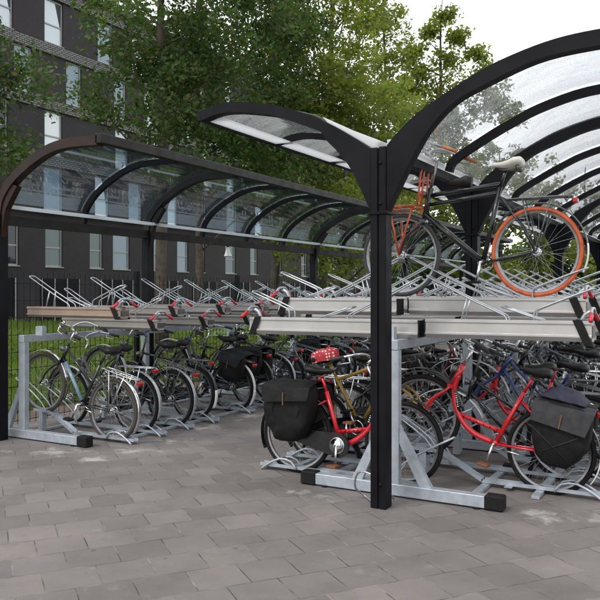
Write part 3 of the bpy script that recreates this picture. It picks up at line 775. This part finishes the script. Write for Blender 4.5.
    def bar(b):
        b.tube([(HT[0],0,HT[1]),(hx-.01,0,bh-.04)],.0125,8); b.tube([(hx-.01,0,bh-.04),(hx+.04,0,bh)],.014,8)
        for s in (-1,1):
            if bars=='swept': pp=[(hx+.04,0,bh),(hx+.06,s*.10,bh+.03),(hx+.03,s*.20,bh+.055),(hx-.07,s*.27,bh+.035),(hx-.18,s*.30,bh+.01)]
            elif bars=='flat': pp=[(hx+.05,0,bh),(hx+.05,s*.12,bh+.01),(hx+.03,s*.22,bh+.015),(hx-.0,s*.30,bh+.01)]
            else: pp=[(hx+.04,0,bh),(hx+.09,s*.08,bh+.06),(hx+.02,s*.18,bh+.10),(hx-.12,s*.26,bh+.04),(hx-.24,s*.285,bh-.01)]
            b.tube(smoothp(pp,12),.011,8)
            e=Vector(pp[-2]); b.tube([e+Vector((.02,0,0)),e+Vector((.03,s*.0,-.05)),e+Vector((-.06,s*.02,-.065))],.006,6)
        b.ring(.025,[(-.02,0),(0,0),(0,.018),(-.02,.018)],10,hx+.03,bh+.06,mx=Matrix.Translation((0,.13,0)))
    hb=place(part('handlebar',(bars,WB,bh,kind),barm,t,bar))
    for s in (-1,1):
        if bars=='swept': a=(hx-.09,s*.276,bh+.032); c=(hx-.205,s*.305,bh+.004)
        elif bars=='flat': a=(hx+.02,s*.262,bh+.015); c=(hx-.012,s*.33,bh+.008)
        else: a=(hx-.14,s*.267,bh+.034); c=(hx-.27,s*.289,bh-.022)
        part('grip',(bars,WB,bh,s,kind),grips,hb,lambda b:b.tube([a,tuple((a[i]+c[i])/2 for i in range(3)),c],[.014,.016,.0145],8))
    # saddle
    def sad(b):
        sx=ST[0]-.06; z=saddleh; N=12
        prof=[(-.130,.03,.006,.4),(-.125,.075,.014,.9),(-.105,.098,.020,1.35),(-.055,.10,.016,1.45),(-.01,.072,.004,1.2),(.045,.042,.002,.85),(.10,.028,.006,.65),(.126,.020,.003,.45),(.134,.006,-.002,.15)]
        vs=[]; 
        for (dx,w,dz,th) in prof:
            for k in range(N):
                a=2*PI*k/N; vs.append((sx+dx,w*math.cos(a),z+dz-.025+th*(.028 if math.sin(a)>0 else .034)*math.sin(a)))
        fs=[]
        for i in range(len(prof)-1):
            for k in range(N): l=(k+1)%N; fs.append((i*N+k,i*N+l,(i+1)*N+l,(i+1)*N+k))
        fs+=[tuple(range(N)),tuple((len(prof)-1)*N+k for k in range(N))]
        b.add(vs,fs,True)
    so=part('saddle',(kind,WB,saddleh),saddle,t,sad)
    part('saddle_spring',(saddleh,),'dark_alu',so,lambda b:[b.tube([(ST[0]-.15,s*.05,saddleh-.085),(ST[0]-.15,s*.05,saddleh-.03)],.016,8) for s in (-1,1)]+[b.tube([(ST[0]-.15,s*.05,saddleh-.075),(ST[0]-.03,s*.02,saddleh-.07),(ST[0]+.04,0,saddleh-.04)],.005,6) for s in (-1,1)])
    # carrier
    if carrier:
        def car(b):
            zc=Rw*2+.065
            for s in (-1,1):
                b.tube(smoothp([(.24,s*.04,zc),(.1,s*.06,zc),(-.2,s*.06,zc),(-.27,s*.03,zc)],8),.006,6)
                b.tube([(-.12,s*.06,zc),(-.01,s*.068,Rw)],.006,6); b.tube([(.10,s*.06,zc),(.0,s*.068,Rw)],.006,6)
            for xx in (.2,.08,-.04,-.16): b.tube([(xx,-.06,zc),(xx,.06,zc)],.005,6)
            b.tube([(-.27,-.03,zc),(-.27,.03,zc)],.006,6); b.tube([(.24,0,zc),(-.24,0,zc)],.006,6)
        part('carrier',Rw,carrier,t,car)
    part('tail_light',Rw,'tail_red',t,lambda b:b.box(-.315,-.275,-.04,.04,Rw*2+.01,Rw*2+.05,.008))
    if case:
        def cg(b):
            pts=[]
            for k in range(9): a=R(-90+22.5*k); pts.append((BB[0]+.105*math.cos(a),BB[1]+.105*math.sin(a)))
            for k in range(7): a=R(90+30*k); pts.append((.02+.055*math.cos(a),Rw+.055*math.sin(a)))
            b.prism(pts,-.075,-.045)
        part('chain_guard',Rw,case,t,cg); 
    def crank(b):
        b.tube([(BB[0],-.095,BB[1]),(BB[0],.095,BB[1])],.010,8)
        b.ring(.070,[(-.01,-.082),(0,-.082),(0,-.078),(-.01,-.078)],24,BB[0],BB[1])
        for q in (-1,1):
            u=q*down; b.tube([(BB[0],q*.092,BB[1]),(BB[0]+cang*u,q*.10,BB[1]-.165*u)],[.013,.009],8)
        if disc: b.tube([(BB[0],-.076,BB[1]),(BB[0],-.090,BB[1])],.062,20)
    cr=part('crank',(down,cang,disc),'chrome',t,crank)
    for q in (1,-1):
        u=q*down; px_=BB[0]+cang*u; pz_=BB[1]-.165*u
        part('pedal',(q,down,cang),'rubber' if not label.startswith('red') else 'bag_trim',cr,lambda b:b.box(px_-.045,px_+.045,.105 if q>0 else -.195,.195 if q>0 else -.105,pz_-.011,pz_+.011,.005))
    if skirt:
        def sk(b):
            for s in (-1,1):
                pts=[(0,Rw)]+[((Rw+.015)*math.cos(R(a)),Rw+(Rw+.015)*math.sin(R(a))) for a in range(28,136,9)]
                b.prism(pts,s*.05-.002,s*.05+.002)
        part('coat_guard',Rw,'bag_black',t,sk)
    if lampf:
        def hl(b):
            b.tube([(HT[0]+.03,0,HT[1]-.06),(HT[0]+.06,0,HT[1]-.05),(HT[0]+.085,0,HT[1]-.05)],[.012,.028,.034],10)
        h=place(part('headlight',(kind,WB),'dark_alu',t,hl)); part('lens',(kind,WB),'lens',h,lambda b:b.tube([(HT[0]+.086,0,HT[1]-.05),(HT[0]+.092,0,HT[1]-.05)],.030,10))
    if kick: part('kickstand','','chrome',t,lambda b:b.tube([(BB[0]-.07,.05,BB[1]-.03),(BB[0]-.22,.09,BB[1]-.02+.0)],.008,6))
    if front_rack:
        def frk(b):
            px=WB-.02; pz=Rw*2+.05
            for s in (-1,1):
                b.tube([(WB,s*.065,Rw),(WB+.06,s*.12,pz)],.009,6)
                b.tube([(WB-.0,s*.065,Rw+.01),(WB-.15,s*.12,pz)],.009,6)
                b.tube([(WB-.22,s*.13,pz),(WB+.14,s*.13,pz)],.009,6)
                b.tube(smoothp([(WB-.20,s*.055,pz),(WB-.23,s*.055,pz+.30),(WB-.235,s*.03,pz+.345),(WB-.235,0,pz+.35)],6),.009,6)
                b.tube(smoothp([(WB-.20,s*.14,pz),(WB-.23,s*.14,pz+.27),(WB-.235,s*.11,pz+.31),(WB-.235,s*.06,pz+.312)],6),.009,6)
            for xx in (-.20,-.10,.02,.14): b.tube([(WB+xx,-.13,pz),(WB+xx,.13,pz)],.008,6)
            for zz in (.10,.2): b.tube([(WB-.20-zz*.1,-.14,pz+zz),(WB-.20-zz*.1,.14,pz+zz)],.008,6)
        place(part('front_carrier','',front_rack,t,frk))
    return t
def world_of(t,p):
    mx=Matrix.Translation(t.location)@t.rotation_euler.to_matrix().to_4x4(); return mx@Vector(p), mx
def pannier(bike,label,dx=0,m='bag_black',w=.36,h=.36,reflect=False,strap=True,drop=0,seed=0,trim=False,flapm=None):
    pr=random.Random(seed); ph=[pr.uniform(0,6) for _ in range(6)]; tp=pr.uniform(.75,.95); fl=pr.uniform(.07,.16)
    _,mx=world_of(bike,(0,0,0))
    t=link('pannier_bag',None); t.matrix_world=mx@Matrix.Translation((dx,0,0)); tag(t,label,'bag','double pannier bags on bicycles')
    zt=.80+drop
    def side(s):
        b=MB(); out=[(-w*.5,0),(-w*.52,-h*.55),(-w*.45*tp,-h*.90),(-w*.15,-h),(w*.22*tp,-h*.97),(w*.44*tp,-h*.80),(w*.50,-h*.35),(w*.47,0),(w*.2,.018),(-w*.2,.022)]
        out=[(q[0],q[1]) for q in smoothp([(a,c,0) for a,c in out+[out[0]]],40)[:-1]]
        vs=[]; N=len(out)
        for (yy,sc,pz) in [(.075,.97,0),(.09,1,0),(.15,1.01,0),(.20,.97,0),(.222,.86,0),(.23,.55,0)]:
            for k,(a,c) in enumerate(out):
                wr=1+.02*math.sin(k*1.3+yy*40)
                cz=-h*.45
                vs.append((a*sc*wr-.03,s*(yy+((.007*math.sin(a*24+c*15+ph[0])+.006*math.sin(a*-31+c*27+ph[1])+.004*math.sin(c*48+ph[2])) if yy>.12 else 0)),zt+cz+(c-cz)*sc*wr))
        fs=[]
        for i in range(5):
            for k in range(N): l=(k+1)%N; fs.append((i*N+k,i*N+l,(i+1)*N+l,(i+1)*N+k))
        fs+=[tuple(range(N)),tuple(5*N+k for k in range(N))]
        b.add(vs,fs,True); return b
    for s in (-1,1):
        o=side(s).obj('side_bag',m,t)
        f=MB(); # flap
        f.add([(-w*.52-.03,s*.07,zt+.035),(w*.48-.03,s*.07,zt+.035),(w*.50-.03,s*.235,zt+.0),(w*.47-.03,s*.266,zt-fl),(-w*.46-.03,s*.262,zt-fl-.03),(-w*.54-.03,s*.235,zt+.0)]+
              [(-w*.52-.03,s*.07,zt+.028),(w*.48-.03,s*.07,zt+.028),(w*.50-.03,s*.226,zt-.008),(w*.47-.03,s*.258,zt-fl),(-w*.46-.03,s*.254,zt-fl-.03),(-w*.54-.03,s*.226,zt-.008)],
              [(0,1,2,5),(5,2,3,4),(6,11,8,7),(11,10,9,8),(0,5,11,6),(5,4,10,11),(1,7,8,2),(2,8,9,3),(4,3,9,10),(0,6,7,1)])
        f.obj('flap',flapm or m,o)
        if trim:
            g=MB(); g.tube([(-w*.42,s*.243,zt-fl-.05),(w*.12,s*.236,zt-h*.78)],.004,5); g.obj('trim','bag_grey',o)
            g=MB(); g.tube([(w*.40,s*.243,zt-fl-.04),(-w*.30,s*.236,zt-h*.80)],.004,5); g.obj('trim','bag_grey',o)
        if strap:
            g=MB(); g.box(-.045,-.036,s*.2685-.002,s*.2685+.002,zt-.16,zt-.05); g.obj('strap','bag_trim',o)
        if reflect:
            g=MB(); g.prism([(-.03,zt-.25),(-.005,zt-.21),(-.03,zt-.17),(-.055,zt-.21)],s*.246-.003,s*.246+.003); g.obj('reflector','reflective',o)
    b=MB(); b.box(-w*.5-.03,w*.47-.03,-.08,.08,zt+.027,zt+.037); b.obj('bridge',m,t)
    return t

TL=math.asin(.235/1.07)
HA,HBk=PI,0.0   # heading -X / +X
# upper bicycle on its tray
up=make_bike('black roadster bicycle with orange rear tyre and orange front carrier on the upper tier',-1.245,6.10,PI,1.560,0,.0,'cross','black','tyre_orange','tyre_grey',
   WB=1.15,thick=1.25,fat=.0185,bars='high',barm='rim',grips='grip_tan',saddle='saddle_white',guardm='paint_black',carrier='dark_alu',saddleh=1.10,barh=1.19,front_rack='paint_orange',Rw=.362,kick=False,flash=True,case=None)
b=MB(); b.tube([(0,0,0),(.05,0,.01),(.12,0,.005),(.2,0,-.005)],[.05,.055,.035,.02],10); 
cs=b.obj('child_saddle','saddle_black'); cs.location=(-1.26-.52,6.12,1.560+.955); cs.rotation_euler=(0,0,PI); tag(cs,'small black child saddle clamped on the upper bicycle top tube','saddle')
# saddle cover bits are on the white saddle
# bike 1
b1=make_bike('red step-through bicycle with black coat guard nearest on the aisle side of the right rack',-3.235,5.74,HBk,0,0.015,-.03,'step','red',WB=1.0,skirt=True,case='paint_black',guardm='paint_black',flash=False,saddleh=.93,barh=1.02,thick=1.15,down=-1,cang=-.005,disc=True,decal=True)
pannier(b1,'large black double pannier on the near red bicycle left of the post',.045,w=.47,h=.48,drop=-.02,seed=5)
b2=make_bike('red step-through bicycle with silver crank right of the black post',-1.205,6.10,HA,0,TL-.03,.03,'step','red',WB=1.09,case=None,saddleh=.95,thick=1.2,guardm='paint_black',flash=True,barm='chrome',bars='swept',barh=1.03,decal=True)
b2p=pannier(b2,'black double pannier with grey trim at the lower right, cloth on top',-.02,w=.44,h=.47,drop=-.06,trim=True,flapm='bag_grey',seed=3)
# cloth on pannier 2
b=MB(); N=9; vs=[]; fs=[]
for i in range(N):
    for j in range(N):
        u=i/(N-1)*2-1; v_=j/(N-1)*2-1; hgt=.085*max(0,1-u*u)**.6*max(0,1-v_*v_)**.5+.008*math.sin(i*2.1+j*1.3)
        vs.append((u*.17,v_*.15,hgt))
for i in range(N-1):
    for j in range(N-1): fs.append((i*N+j,(i+1)*N+j,(i+1)*N+j+1,i*N+j+1))
o=len(vs); vs2=[(x,y,-.012) for x,y,z in vs]; 
fs2=[tuple(q+o for q in f[::-1]) for f in fs]
edge=[i*N for i in range(N)]+[(N-1)*N+j for j in range(1,N)]+[i*N+N-1 for i in range(N-2,-1,-1)]+[j for j in range(N-2,0,-1)]
fs3=[(edge[k],edge[k]+o,edge[(k+1)%len(edge)]+o,edge[(k+1)%len(edge)]) for k in range(len(edge))]
b.add(vs+vs2,fs+fs2+fs3,True); cl=b.obj('folded_jacket','purple_cloth'); _,mxw=world_of(b2,(0,0,0)); cl.matrix_world=mxw@Matrix.Translation((-.03,0,.785)); tag(cl,'dark purple jacket bundled on the carrier of the right red bicycle','jacket')

ords=['first','second','third','fourth','fifth','sixth','seventh','eighth','ninth','tenth','eleventh','twelfth','thirteenth','fourteenth','fifteenth','sixteenth','seventeenth','eighteenth','nineteenth']
# left rack bicycles
spec=[dict(kind='mixte',paint='black',sleeve='paint_pale_blue',tyre='tyre_brown',carrier='chrome',barm='chrome',guardm='chrome',case=None,bars='swept',flash=False,tilt=TL),
 dict(kind='wave',paint='grey',carrier='chrome',guardm='paint_silver',flash=False,tilt=0),
 dict(kind='step',paint='black',carrier='dark_alu',guardm='paint_silver',flash=False,tilt=TL),
 dict(kind='diamond',paint='black',carrier='dark_alu',guardm='paint_black',flash=True,tilt=0,barm='dark_alu'),
 dict(kind='wave',paint='navy',carrier='dark_alu',guardm='paint_white',flash=True,tilt=TL),
 dict(kind='diamond',paint='black',carrier='dark_alu',guardm='paint_black',flash=False,tilt=0)]
lab=['black city bicycle with pale blue down tube and chrome carrier, first in the left rack','grey city bicycle with chrome carrier, second in the left rack','black bicycle with silver mudguards, third in the left rack',
 'black bicycle with white rear flap, fourth in the left rack','dark blue bicycle with white mudguard and black bags, fifth in the left rack','black bicycle with large bag showing white diamond, sixth in the left rack']
rd=random.Random(12)
paints=['black','black','grey','navy','black','black','maroon','green','black','grey','silver','black','red']
cn={'grey':'grey','navy':'dark blue','silver':'silver','maroon':'maroon','green':'dark green','blue':'blue','white':'white','red':'red','black':'black','yellow':'yellow','pale_blue':'pale blue'}
def rspec(raised,paint=None):
    pt=paint or rd.choice(paints)
    return dict(kind=rd.choice(['step','wave','diamond','mixte','diamond']),paint=pt,carrier=rd.choice(['dark_alu','chrome','dark_alu']),guardm=rd.choice(['paint_black','paint_black','paint_silver','paint_black']),
        flash=rd.random()<.5,tilt=TL if raised else 0,barm=rd.choice(['chrome','dark_alu','chrome']),bars=rd.choice(['swept','swept','high','flat']),saddleh=rd.choice([.92,.97,1.0]),barh=rd.choice([1.02,1.08]),
        case=rd.choice(['paint_black',None]),skirt=rd.random()<.25,steer=rd.uniform(-.15,.15))
bikesL=[]
for i,y in enumerate(LY[:17]):
    s=spec[i] if i<6 else rspec(i%2==0)
    lb=lab[i] if i<6 else f"{cn[s['paint']]} bicycle parked {ords[i]} from the near end of the left rack"
    bk=make_bike(lb,-5.70+rd.uniform(-.03,.03),y,HA+rd.uniform(-.02,.02),0,s.pop('tilt'),rd.uniform(-.04,.04),**s); bikesL.append(bk)
pannier(bikesL[4],'black double pannier on the fifth bicycle of the left rack',0,w=.34,h=.34,seed=8)
pannier(bikesL[5],'black pannier with white diamond reflector on the sixth bicycle of the left rack',0,w=.40,h=.36,reflect=True)
pannier(bikesL[9],'black double pannier on the tenth bicycle of the left rack',0,w=.34,h=.34,seed=8)
# aisle side of right rack
qs={1:dict(kind='diamond',paint='yellow',carrier='dark_alu',guardm='paint_black'),2:dict(kind='mixte',paint='black'),3:dict(kind='step',paint='black'),5:dict(kind='wave',paint='maroon')}
bikesQ=[b1]
for i,y in enumerate(QY[:16]):
    if i==0: continue
    s=rspec(i%2==1); s.update(qs.get(i,{})); 
    bk=make_bike(f"{cn[s['paint']]} bicycle parked {ords[i]} from the near end, aisle side of the right rack",-3.17+rd.uniform(-.03,.05),y,HBk+rd.uniform(-.02,.02),0,s.pop('tilt'),rd.uniform(-.04,.04),**s); bikesQ.append(bk)
pannier(bikesQ[6],'black double pannier on the seventh aisle-side bicycle of the right rack',0,w=.34,h=.34)
rs={1:dict(kind='mixte',paint='black',guardm='paint_white',flash=True),2:dict(kind='mixte',paint='blue'),3:dict(kind='step',paint='red'),4:dict(paint='black'),5:dict(paint='silver')}
bikesR=[b2]
for i,y in enumerate(RY[:16]):
    if i==0: continue
    s=rspec(i%2==0); s.update(rs.get(i,{}))
    bk=make_bike(f"{cn[s['paint']]} bicycle parked {ords[i]} from the near end, outer side of the right rack",-1.12+rd.uniform(-.04,.05),y,HA+rd.uniform(-.02,.02),0,s.pop('tilt'),rd.uniform(-.04,.04),**s); bikesR.append(bk)
# red dotted saddle cover
_,mxw=world_of(bikesQ[1],(0,0,0))
b=MB(); N=16; vs=[]; fs=[]
for i,(r_,z) in enumerate([(.03,.055),(.08,.05),(.115,.03),(.125,-.01),(.12,-.06)]):
    for k in range(N): a=2*PI*k/N; vs.append((r_*1.15*math.cos(a),r_*.85*math.sin(a),z+.004*math.sin(3*a)))
for i in range(4):
    for k in range(N): l=(k+1)%N; fs.append((i*N+k,i*N+l,(i+1)*N+l,(i+1)*N+k))
fs.append(tuple(range(N))); b.add(vs,fs,True)
sc=b.obj('saddle_cover','dots'); sh_=bikesQ[1]; sc.matrix_world=mxw@Matrix.Translation((.22,0,.99)); tag(sc,'red saddle cover with white dots beside the black post','saddle cover')
# cable loop at post foot
b=MB(); b.tube(smoothp([(-2.10,5.20,.05),(-2.2,5.10,.22),(-2.35,5.12,.24),(-2.42,5.2,.10),(-2.38,5.3,.01),(-2.25,5.14,.02)],16),.008,6)
o=b.obj('cable_loop','zinc_rod'); tag(o,'grey cable lock looped at the foot of the black post','cable')

# ------------------------------------------------------------ camera, light, world
cam=bpy.data.cameras.new('camera'); co=link('camera',cam,None,(0,0,CH)); co.rotation_euler=(R(90),0,R(YAW))
cam.sensor_width=36; cam.lens=F/600*36; cam.shift_y=-8/600; cam.clip_end=2000; cam.clip_start=.05; scene.camera=co
w=bpy.data.worlds.new('World'); scene.world=w; w.use_nodes=True; n=w.node_tree; n.nodes.clear()
out=n.nodes.new('ShaderNodeOutputWorld'); bg=n.nodes.new('ShaderNodeBackground'); sky=n.nodes.new('ShaderNodeTexSky'); sky.sky_type='NISHITA'; sky.sun_disc=False
SE,SR=R(50),R(200)
sky.sun_elevation=SE; sky.sun_rotation=SR; sky.air_density=1; sky.dust_density=4; sky.ozone_density=1
# overcast: cloud layer whitens the clear-sky colour
tcw=n.nodes.new('ShaderNodeTexCoord')
cloud=ramp(n,noise(n,1.6,5,tcw.outputs['Generated']),[(.3,(9.0,9.2,9.5)),(.7,(11.5,11.6,11.7))])
mxo=mixc(n,.86,sky.outputs[0],cloud); n.links.new(mxo,bg.inputs[0]); bg.inputs[1].default_value=.13
n.links.new(bg.outputs[0],out.inputs[0])
s=bpy.data.lights.new('sun','SUN'); s.energy=1.2; s.angle=R(14); s.color=(1,.97,.93); so=link('sun',s)
# sun_rotation measured clockwise from +Y
d=Vector((math.sin(SR)*math.cos(SE),math.cos(SR)*math.cos(SE),math.sin(SE)))
so.rotation_euler=d.to_track_quat('Z','Y').to_euler()
vs_=scene.view_settings; vs_.view_transform='Standard'; vs_.look='None'; vs_.gamma=1; vs_.use_curve_mapping=False; vs_.exposure=.45
scene.cycles.max_bounces=10; scene.cycles.transparent_max_bounces=24
